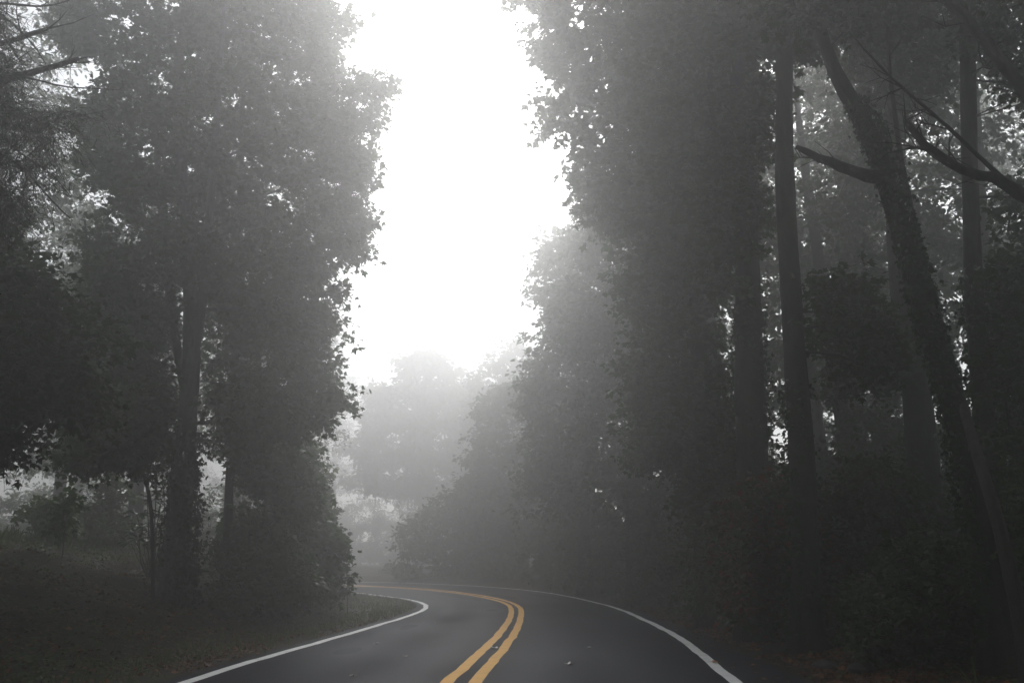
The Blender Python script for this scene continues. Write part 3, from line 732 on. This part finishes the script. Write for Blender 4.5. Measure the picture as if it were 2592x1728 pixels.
# understorey shrubs of the wooded side
SH = dict(stem_name='stem', crown_name='foliage', first=.15, maxr=.03, bark='bark_dark')
for lab, Y, stem, poly, n, T, leaf, sd, sz in [
    ('leafy shrub with paler green tips filling the space before the foggy roadside row', 21, [(1815,1565,.05),(1810,1400,.035),(1800,1250,.02)], [(1540,1180),(1640,1080),(1760,1060),(1880,1120),(1900,1300),(1880,1575),(1620,1560),(1550,1400)], 210, 1.6, 'broad', 51, .11),
    ('shrub with red-tinged creeper leaves between the two straight roadside trunks', 16.5, [(1960,1600,.05),(1950,1450,.04),(1940,1300,.02)], [(1760,1280),(1850,1130),(1960,1180),(2040,1260),(2100,1340),(2120,1600),(1850,1595),(1770,1480)], 200, 1.3, 'creeper', 52, .095),
    ('dark thicket at the foot of the thick upright trunk', 17.5, [(2220,1600,.05),(2220,1450,.04),(2210,1300,.02)], [(2040,1240),(2180,1150),(2330,1170),(2420,1320),(2450,1620),(2050,1610)], 210, 1.5, 'dark', 53, .1),
    ('low black-green bush before the foot of the ivy-clad leaning tree', 13, [(2340,1650,.04),(2340,1540,.03),(2335,1430,.015)], [(2160,1420),(2290,1330),(2420,1340),(2490,1500),(2520,1670),(2150,1650)], 130, 1.0, 'dark', 54, .085),
    ('bright-leaved bush at the picture edge beneath the broken forked branch', 12.5, [(2640,1660,.05),(2630,1450,.035),(2610,1250,.02)], [(2530,1280),(2620,1130),(2760,1120),(2760,1700),(2580,1690),(2540,1480)], 150, 1.2, 'broad', 55, .09),
    ('knee-high bush at the edge of the leaf litter beside the straight trunks', 15.5, [(2120,1610,.03),(2125,1560,.02),(2120,1500,.01)], [(2040,1520),(2130,1460),(2240,1500),(2260,1640),(2040,1630)], 60, .8, 'dark', 56, .075)]:
    make_tree('shrub', lab, 'shrub', Y, [stem], [dict(poly=poly, T=T, n=n)], leaf, sd, size=sz, per=13, twigs=7, tl=.42, shape='oval' if sd % 2 else 'maple', gap=.3, **SH)

def under_shrub(seed, leaf):
    rng = np.random.default_rng(seed); root = empty('undergrowth_shrub', (0, 0, 0), '', 'shrub'); wood = MB(); lf = MB()
    st = [spline([(0, 0, -.3, .035), (rng.uniform(-.1, .1), .05, .5, .03), (rng.uniform(-.5, .5), rng.uniform(-.5, .5), 2.0, .01)], .2) for _ in range(3)]
    for p in st: tube(wood, p[:, :3], p[:, 3], 6)
    C = []
    while len(C) < 75:
        p = np.array((rng.uniform(-1.6, 1.6), rng.uniform(-1.6, 1.6), rng.uniform(.1, 3.0))); t = p[2] / 3.0
        if np.hypot(p[0], p[1]) < 1.6 * (1 - t ** 2) ** .5 * (.75 + .3 * math.sin(5 * math.atan2(p[1], p[0]) + seed + 3 * t)): C.append(p)
    C = np.asarray(C); D = grow(wood, np.concatenate([p[p[:, 2] > .1] for p in st]), C, rng, maxr=.02)
    foliage(lf, wood, C, D, rng, 7, 12, .42, .115, 'oval' if seed % 2 else 'maple')
    wood.build('stem', M['bark_dark'], root); lf.build('foliage', M[leaf], root, smooth=False)
    return root
us = [under_shrub(101, 'broad'), under_shrub(102, 'dark'), under_shrub(103, 'pale')]; us_used = [False] * 3
def place_under(k, x, y, sc, rot, label, group):
    if not us_used[k]: r = us[k]; us_used[k] = True
    else:
        r = us[k].copy(); COL.objects.link(r)
        for ch in us[k].children:
            c = ch.copy(); COL.objects.link(c); c.parent = r
    r.location = (x, y, gz(x, y)); r.scale = (sc, sc, sc); r.rotation_euler = (0, 0, rot); r['label'] = label; r['group'] = group
for i, (x, y, sc) in enumerate([(4.9, 22.5, .8), (5.4, 25.5, 1.0), (5.2, 29, 1.0), (5.3, 32.5, 1.1), (5.2, 36, 1.15), (4.6, 39.5, 1.1), (3.6, 43, 1.2), (2.2, 46, 1.2), (6.3, 20.5, .8)]):
    place_under((0, 1)[i % 2], x, y, sc, i * 2.1, 'leafy shrub in the unbroken row along the outer edge line', 'shrubs along the outer edge of the road')
for i, (x, y, sc) in enumerate([(8.5, 22, 1.1), (11, 25, 1.2), (8, 27, 1.2), (10.5, 20, 1.0), (12.5, 21, 1.1), (9, 17, .9), (11.5, 17, 1.0), (14, 24, 1.2), (9, 33, 1.3), (12, 31, 1.3), (7.6, 23.5, 1.35), (9.3, 25.5, 1.55), (11.3, 28.5, 1.6), (15.5, 29, 1.3), (17, 25, 1.2), (10, 14, .9)]):
    place_under((1, 0)[i % 2], x, y, sc, i * 1.3, 'dim shrub of the undergrowth behind the roadside trunks', 'undergrowth of the dark wood')
for i, (x, y, sc) in enumerate([(-11.6, 38, .7), (-16.5, 40, .7)]):
    place_under(2, x, y, sc, i * 1.9, 'hazy yellow-green bush in the foggy field behind the maple', 'bushes in the foggy field')

for i, (x, y, sc) in enumerate([(-13, 56, 1.5), (-17, 60, 1.8), (-21.5, 58, 1.6), (-26, 61, 1.9), (-30, 57, 1.7), (-35, 60, 2.0), (-39, 56, 1.8), (-23, 66, 2.2), (-33, 67, 2.2)]):
    place_under((2, 0)[i % 2], x, y, sc, i * 1.7, 'faint thicket closing the foggy field behind the maple', 'thickets at the end of the field')
for i, (x, y, sc) in enumerate([(-14, 118, 2.6), (-19, 122, 3.0), (-25, 119, 2.8), (-31, 124, 3.2), (-37, 120, 3.0)]):
    place_under((0, 2)[i % 2], x, y, sc, i * 1.1, 'pale thicket almost lost in fog beyond the vanishing road', 'pale thickets at the far side of the bend')

# ------------------------------------------------------------------ plants of the bank side
for lab, Y, stem, poly, n, T, leaf, sd, sz in [
    ('tall bush closing the inside of the bend next to the inner edge line', 25, [(770,1535,.07),(765,1400,.05),(745,1250,.03)], [(600,1190),(690,1120),(745,1140),(770,1185),(815,1225),(816,1295),(862,1366),(868,1421),(890,1455),(876,1530),(760,1540),(640,1530),(560,1400),(570,1250)], 240, 2.2, 'maple', 61, .13),
    ('dark bush at the foot of the slim straight tree', 21, [(640,1545,.05),(640,1450,.035),(630,1350,.02)], [(540,1300),(620,1240),(700,1330),(780,1420),(806,1540),(700,1565),(560,1545),(520,1430)], 150, 1.2, 'maple', 62, .11),
    ('pale feathery young tree rising just behind the bush at the bend', 31, [(790,1490,.05),(785,1350,.04),(775,1200,.02)], [(730,1130),(780,1090),(815,1170),(835,1240),(845,1330),(760,1400),(720,1300)], 75, 1.2, 'pale', 63, .14),
    ('yellow-green foggy bush in the field behind the bank', 29, [(265,1372,.03),(262,1330,.025),(258,1270,.015)], [(215,1290),(250,1205),(300,1190),(340,1260),(330,1370),(220,1375)], 45, 1.0, 'pale', 64, .13),
    ('low pale bush in the field near the picture edge', 27, [(110,1345,.03),(112,1320,.02),(115,1290,.01)], [(40,1300),(110,1265),(180,1290),(190,1355),(40,1350)], 40, .9, 'pale', 65, .12)]:
    make_tree('shrub', lab, 'shrub', Y, [stem], [dict(poly=poly, T=T, n=n)], leaf, sd, size=sz, per=13, twigs=7, tl=.45, shape='maple', gap=.8, **SH)
make_tree('sapling', 'tiny sapling with drooping leaves on the crest of the bank', 'sapling', 21,
    [[(162,1385,.016),(163,1340,.013),(168,1290,.01),(176,1245,.006)]], [dict(poly=[(140,1255),(185,1225),(200,1270),(180,1330),(150,1345)], T=.3, n=14)],
    'maple', 66, size=.12, per=8, twigs=4, tl=.28, first=.2, stem_name='stem', crown_name='foliage', maxr=.008)
make_tree('sapling', 'young thin-stemmed sapling between the slim tree and the bush at the bend', 'sapling', 22.5,
    [[(742,1520,.04),(748,1420,.035),(760,1300,.028),(765,1200,.015)]], [dict(poly=[(700,1180),(780,1150),(830,1240),(800,1320),(720,1300)], T=.8, n=28)],
    'maple', 67, size=.11, per=12, tl=.35, first=.8, stem_name='stem', crown_name='foliage', maxr=.02)

def rhododendron():
    rng = np.random.default_rng(68); Y = 22.5
    b = at(392, 1390, Y); b[2] = gz(b[0], b[1])
    root = empty('rhododendron', b, 'rhododendron with whorls of long leaves against the ivy-footed maple', 'shrub')
    w = MB(); lf = MB()
    tips = [(345,1300),(372,1215),(398,1190),(415,1240),(385,1265),(410,1300),(360,1330),(395,1340),(425,1190),(340,1345),(418,1350),(352,1362),(380,1372),(405,1372),(430,1330),(330,1370)]
    for (px, py) in tips:
        t = at(px, py, Y + rng.uniform(-.5, .4)); b0 = b + np.array((rng.uniform(-.15, .15), rng.uniform(-.15, .15), -.05))
        mid = b0 * .45 + t * .55 + np.array((0, 0, -.15)) + rng.normal(size=3) * .06
        P = spline([(*b0, .02), (*mid, .013), (*t, .008)], .12); tube(w, P[:, :3], P[:, 3], 5)
        m = 16; ang = rng.uniform(0, 6.28, m)
        ax = np.stack([np.cos(ang), np.sin(ang), rng.uniform(-.5, .6, m)], 1)
        leaves(lf, np.repeat(t[None], m, 0) + unit(ax) * .02, ax, unit(np.array((0, 0, 1.)) + rng.normal(size=(m, 3)) * .25), rng.uniform(.2, .32, m), 'long')
    w.build('stem', M['bark_dark'], root, b); lf.build('foliage', M['rhodo'], root, b, False)
rhododendron()

def thin_stem():
    b = at(881, 1515, 27); b[2] = gz(b[0], b[1]); mb = MB(); rng = np.random.default_rng(3)
    t = at(876, 1432, 27); P = spline([(*(b - [0, 0, .05]), .014), (*((b + t) / 2 + [.02, 0, 0]), .011), (*t, .005)], .15)
    tube(mb, P[:, :3], P[:, 3], 6)
    segs(mb, P[[3, 4]][:, :3], P[[3, 4]][:, :3] + np.array([(.12, .03, .15), (-.1, 0, .12)]), .004, .002, 4)
    o = mb.build('bare_stem', M['bark_dark'], None, b); tag(o, 'thin bare upright stem beside the bush where the inner edge line vanishes', 'plant')
thin_stem()

# grass tuft at the right verge
def tuft(px, py, Y, n, h, lab, seed):
    rng = np.random.default_rng(seed); b = at(px, py, Y); b[2] = gz(b[0], b[1]); mb = MB()
    for _ in range(n):
        a = rng.uniform(0, 6.28); L = h * rng.uniform(.6, 1.1); out = np.array((math.cos(a), math.sin(a), 0)); w = .012
        t = np.linspace(0, 1, 7); P = b + out * .04 + out[None] * (t ** 1.8 * L * .75)[:, None] + np.array((0, 0, 1.)) * (L * (t - .55 * t ** 2.6))[:, None]
        s = np.array((-out[1], out[0], 0)); ww = w * (1 - t ** 2) + .001
        V = np.concatenate([P - s * ww[:, None], P + s * ww[:, None]]); i = np.arange(6)
        mb.add(V, np.stack([i, i + 1, i + 8, i + 7], 1).ravel(), np.full(6, 4))
    o = mb.build('grass_tuft', M['grass'], None, b); tag(o, lab, 'grass tuft')
tuft(2470, 1705, 11, 14, .75, 'arching grass tuft on the dark verge below the leaning stems', 81)

# ------------------------------------------------------------------ ground cover, grass, litter: nobody could count these
def scatter_pts(n, x0, x1, y0, y1, rng, dens):
    x = rng.uniform(x0, x1, n); y = y0 + (y1 - y0) * rng.uniform(0, 1, n) ** 1.3
    P = np.stack([x, y], 1); dl = sdist(P, LL[::3]); dr = -sdist(P, RR[::3])
    k = rng.uniform(0, 1, n) < dens(x, y, dl, dr); x, y = x[k], y[k]
    return np.stack([x, y, ground_z(x, y)], 1), dl[k], dr[k]
def patch(x, y, s=1.): return .5 + .25 * (np.sin(x*.9*s+y*.5*s)+np.sin(x*1.7*s-y*1.3*s+2)+ .6*np.sin(y*2.1*s+x*.3)) 

rng = np.random.default_rng(90)
mb = MB()
P, dl, dr = scatter_pts(150000, -14, 12, 6.5, 36, rng, lambda x, y, dl, dr: np.where(dl > .5, sst(.4, 1.6, dl) * np.clip(patch(x, y), .12, 1), np.where(dr > 1.2, sst(1.2, 2.6, dr) * .5, 0)))
n = len(P); a = rng.uniform(0, 6.28, n)
leaves(mb, P + np.array((0, 0, 1)) * rng.uniform(.005, .11, n)[:, None], np.stack([np.cos(a), np.sin(a), rng.uniform(-.4, .3, n)], 1), unit(np.array((0, -.25, 1.)) + rng.normal(size=(n, 3)) * .45), rng.uniform(.04, .1, n), 'oval')
tag(mb.build('ground_cover', M['cover'], smooth=False), 'low green ground cover leaves over the bank', kind='stuff')
mb = MB()
P, dl, dr = scatter_pts(130000, -14, 9, 6.5, 30, rng, lambda x, y, dl, dr: np.where(dl > .3, sst(.25, .6, dl) * np.clip(1.05 - patch(x, y, 1.1), .1, 1) * .8 * sst(30, 9, y), np.where(dr > .35, sst(.3 + .5 * sst(20, 12, y), 1.0 + .5 * sst(20, 12, y), dr) * np.exp(-np.maximum(dr - 1.8, 0) / 1.6) * .9, 0)))
n = len(P); a = rng.uniform(0, 6.28, n)
leaves(mb, P + np.array((0, 0, 1)) * rng.uniform(.002, .035, n)[:, None], np.stack([np.cos(a), np.sin(a), rng.uniform(-.2, .25, n)], 1), unit(np.array((0, 0, 1.)) + rng.normal(size=(n, 3)) * .4), rng.uniform(.05, .125, n), 'curl')
# a few stray leaves on the dark shoulder
m = 120; y = rng.uniform(10, 24, m); x = np.interp(y, RR[:, 1][(RR[:, 1] > -5) & (RR[:, 1] < 36)], RR[:, 0][(RR[:, 1] > -5) & (RR[:, 1] < 36)]) + rng.uniform(.2, 1.2, m) ** 1
a = rng.uniform(0, 6.28, m)
leaves(mb, np.stack([x, y, np.maximum(road_z(x, y), ground_z(x, y)) + .012], 1), np.stack([np.cos(a), np.sin(a), rng.uniform(-.1, .1, m)], 1), unit(np.array((0, 0, 1.)) + rng.normal(size=(m, 3)) * .15), rng.uniform(.05, .1, m), 'curl')
tag(mb.build('leaf_litter', M['litter'], smooth=False), 'brown fallen leaf litter along the verge and bank', kind='stuff')
mb = MB()
P, dl, dr = scatter_pts(160000, -26, 6, 7, 48, rng, lambda x, y, dl, dr: np.where(dl > .35, np.where(dl > 8, sst(8, 10, dl) * .55, np.exp(-((dl - 1.0) / .7) ** 2) * sst(11, 20, y) * .8 + .25 * np.exp(-((dl - 1.2) / .8) ** 2) + .55 * sst(21, 27, y)), np.where(dr > .5, .35 * np.exp(-((dr - .9) / .4) ** 2) * sst(18, 28, y), 0)))
n = len(P)
ax = unit(np.array((0, 0, 1.)) + rng.normal(size=(n, 3)) * np.array((.45, .45, .1)))
leaves(mb, P, ax, unit(rng.normal(size=(n, 3)) * np.array((1, 1, .1))), np.where(dl > 8, rng.uniform(.2, .65, n), rng.uniform(.06, .2, n)), 'blade')
tag(mb.build('grass', M['grass'], smooth=False), 'grass of the verge and the foggy field behind the bank', kind='stuff')

# ------------------------------------------------------------------ single leaves and stones one can point to
def fallen_leaf(px, py, size, col, lab, seed):
    rng = random.Random(seed)
    a = (px - 1296) / F; b = (864 - py) / F
    dy = math.cos(PITCH) - b * math.sin(PITCH); dz = math.sin(PITCH) + b * math.cos(PITCH); Y = 15.
    for _ in range(40): Y = .5 * Y + .5 * (float(road_z(a / dy * Y, Y)) - CAM_H) * dy / dz
    x = a / dy * Y; z = float(road_z(x, Y)) + .008
    S = SHAPES['curl']; th = rng.uniform(0, 6.28); c, s = math.cos(th), math.sin(th)
    V = [(q[0]*c*size - (q[1]-.4)*s*size, q[0]*s*size + (q[1]-.4)*c*size, (q[2] + .25 * (q[1]-.4) ** 2) * size) for q in S]
    cen = (0, 0, .04 * size)
    me = bpy.data.meshes.new('fallen_leaf'); k = len(V)
    stem = [(-.5*size*-s, -.5*size*c, .1*size), (-.8*size*-s+.004, -.8*size*c, .16*size), (-.8*size*-s-.004, -.8*size*c, .16*size)]
    me.from_pydata(V + [cen] + stem, [], [(i, (i + 1) % k, k) for i in range(k)] + [(k+1, k+2, k+3)])
    m, nt, out = newmat('single_leaf'); p = N(nt, 'ShaderNodeBsdfPrincipled', i_Roughness=.45)
    tc = N(nt, 'ShaderNodeTexCoord'); nn = noise(nt, 30, 4, .6, tc.outputs['Object'])
    r = ramp(nt, nn.outputs[0], [(.3, tuple(v * .6 for v in col)), (.7, col)]); nt.links.new(r.outputs[0], p.inputs['Base Color']); nt.links.new(p.outputs[0], out.inputs[0])
    me.materials.append(m); o = bpy.data.objects.new('fallen_leaf', me); COL.objects.link(o); o.location = (x, Y, z)
    tag(o, lab, 'leaf', 'fallen leaves on the asphalt')
fallen_leaf(1252, 1641, .13, (.6, .6, .58), 'pale upturned leaf lying between the two yellow stripes', 1)
fallen_leaf(1440, 1682, .15, (.3, .25, .2), 'curled tan leaf alone on the lane between yellow stripe and wooded edge', 2)
fallen_leaf(1490, 1640, .12, (.16, .15, .14), 'small grey leaf farther along the lane of the wooded side', 3)
fallen_leaf(1808, 1678, .15, (.5, .2, .03), 'orange leaf lying on the white edge line', 4)
fallen_leaf(1027, 1662, .09, (.25, .12, .06), 'brown leaf on the bank-side lane near the middle', 5)
fallen_leaf(893, 1712, .1, (.28, .17, .1), 'brown leaf on the bank-side lane nearest the picture bottom', 6)
fallen_leaf(1100, 1577, .1, (.05, .045, .04), 'dark wet leaf far along the bank-side lane', 7)
fallen_leaf(953, 1629, .12, (.04, .036, .03), 'dark speck of a leaf close to the bank-side edge line', 8)

def rock(px, py, Y, s, lab, seed):
    import bmesh
    rng = np.random.default_rng(seed); bm = bmesh.new(); bmesh.ops.create_icosphere(bm, subdivisions=3, radius=1)
    ph = rng.uniform(0, 6, 6)
    for v in bm.verts:
        c = v.co; f = 1 + .18*math.sin(c.x*2.3+ph[0])+.15*math.sin(c.y*2.9+ph[1])+.12*math.sin(c.z*3.7+ph[2]) + .05*math.sin(c.x*7+ph[3])*math.sin(c.y*6+ph[4])
        v.co = Vector((c.x * f * s, c.y * f * s * .8, max(-.35, c.z * f * .6) * s))
    me = bpy.data.meshes.new('rock'); bm.to_mesh(me); bm.free(); me.materials.append(M['stone'])
    b = at(px, py, Y); o = bpy.data.objects.new('rock', me); COL.objects.link(o); o.location = (b[0], b[1], gz(b[0], b[1]) + .08 * s); tag(o, lab, 'rock', 'rocks in the leaf litter')
rock(2096, 1655, 13.2, .17, 'pointed grey rock standing up from the roadside leaf litter', 1)
rock(1952, 1625, 15.2, .16, 'low flat rock at the foot of the straight trunks', 2)
rock(2172, 1672, 12.6, .16, 'half-buried rock in the litter beside the pointed one', 3)

# ------------------------------------------------------------------ fog
DENS = 0.0148
m = bpy.data.materials.new('haze'); m.use_nodes = True; nt = m.node_tree; nt.nodes.clear()
out = nt.nodes.new('ShaderNodeOutputMaterial'); v = nt.nodes.new('ShaderNodeVolumePrincipled')
v.inputs['Color'].default_value = (.975,.98,.985,1); v.inputs['Density'].default_value = DENS; v.inputs['Anisotropy'].default_value = .85
v.inputs['Density Attribute'].default_value = ''
nt.links.new(v.outputs[0], out.inputs['Volume'])
try: m.cycles.homogeneous_volume = True
except Exception: pass
mb = MB(); a, zb, zt = 240, -2.5, 28
zb = float(ZZ.min()) - 1.0
V = [(-a,-a,zb),(a,-a,zb),(a,a,zb),(-a,a,zb),(-a,-a,zt),(a,-a,zt),(a,a,zt),(-a,a,zt)]
mb.add(V, [0,3,2,1, 4,5,6,7, 0,1,5,4, 1,2,6,5, 2,3,7,6, 3,0,4,7], [4]*6)
hz = mb.build('haze', m, smooth=False); tag(hz, 'white morning fog filling the road and woods', kind='stuff')

# ------------------------------------------------------------------ light
EL, AZ = R(35), R(6)                    # sun behind the fog ahead, a little right of the road
w = bpy.data.worlds.new('World'); scene.world = w; w.use_nodes = True; nt = w.node_tree
bg = nt.nodes['Background']; bg.inputs['Strength'].default_value = .15
sky = nt.nodes.new('ShaderNodeTexSky'); sky.sky_type = 'NISHITA'; sky.sun_disc = False
sky.sun_elevation = EL; sky.sun_rotation = AZ; sky.dust_density = 1; sky.air_density = 1; sky.ozone_density = 1
hs = nt.nodes.new('ShaderNodeHueSaturation'); hs.inputs['Saturation'].default_value = .2
nt.links.new(sky.outputs[0], hs.inputs['Color']); nt.links.new(hs.outputs[0], bg.inputs['Color'])
sl = bpy.data.lights.new('sun', 'SUN'); sl.energy = 1.5; sl.angle = R(30); sl.color = (1, .98, .955)
so = bpy.data.objects.new('sun', sl); COL.objects.link(so)
d = Vector((math.sin(AZ) * math.cos(EL), math.cos(AZ) * math.cos(EL), math.sin(EL)))
so.rotation_euler = d.to_track_quat('Z', 'Y').to_euler()

scene.view_settings.view_transform = 'Standard'; scene.view_settings.look = 'None'
scene.view_settings.exposure = 0.42; scene.view_settings.gamma = 1
c = scene.cycles
c.use_denoising = True
try: c.denoiser = 'OPENIMAGEDENOISE'; c.denoising_input_passes = 'RGB_ALBEDO_NORMAL'
except Exception: pass
c.max_bounces = 12; c.diffuse_bounces = 3; c.glossy_bounces = 3; c.transmission_bounces = 4; c.transparent_max_bounces = 8; c.volume_bounces = 1
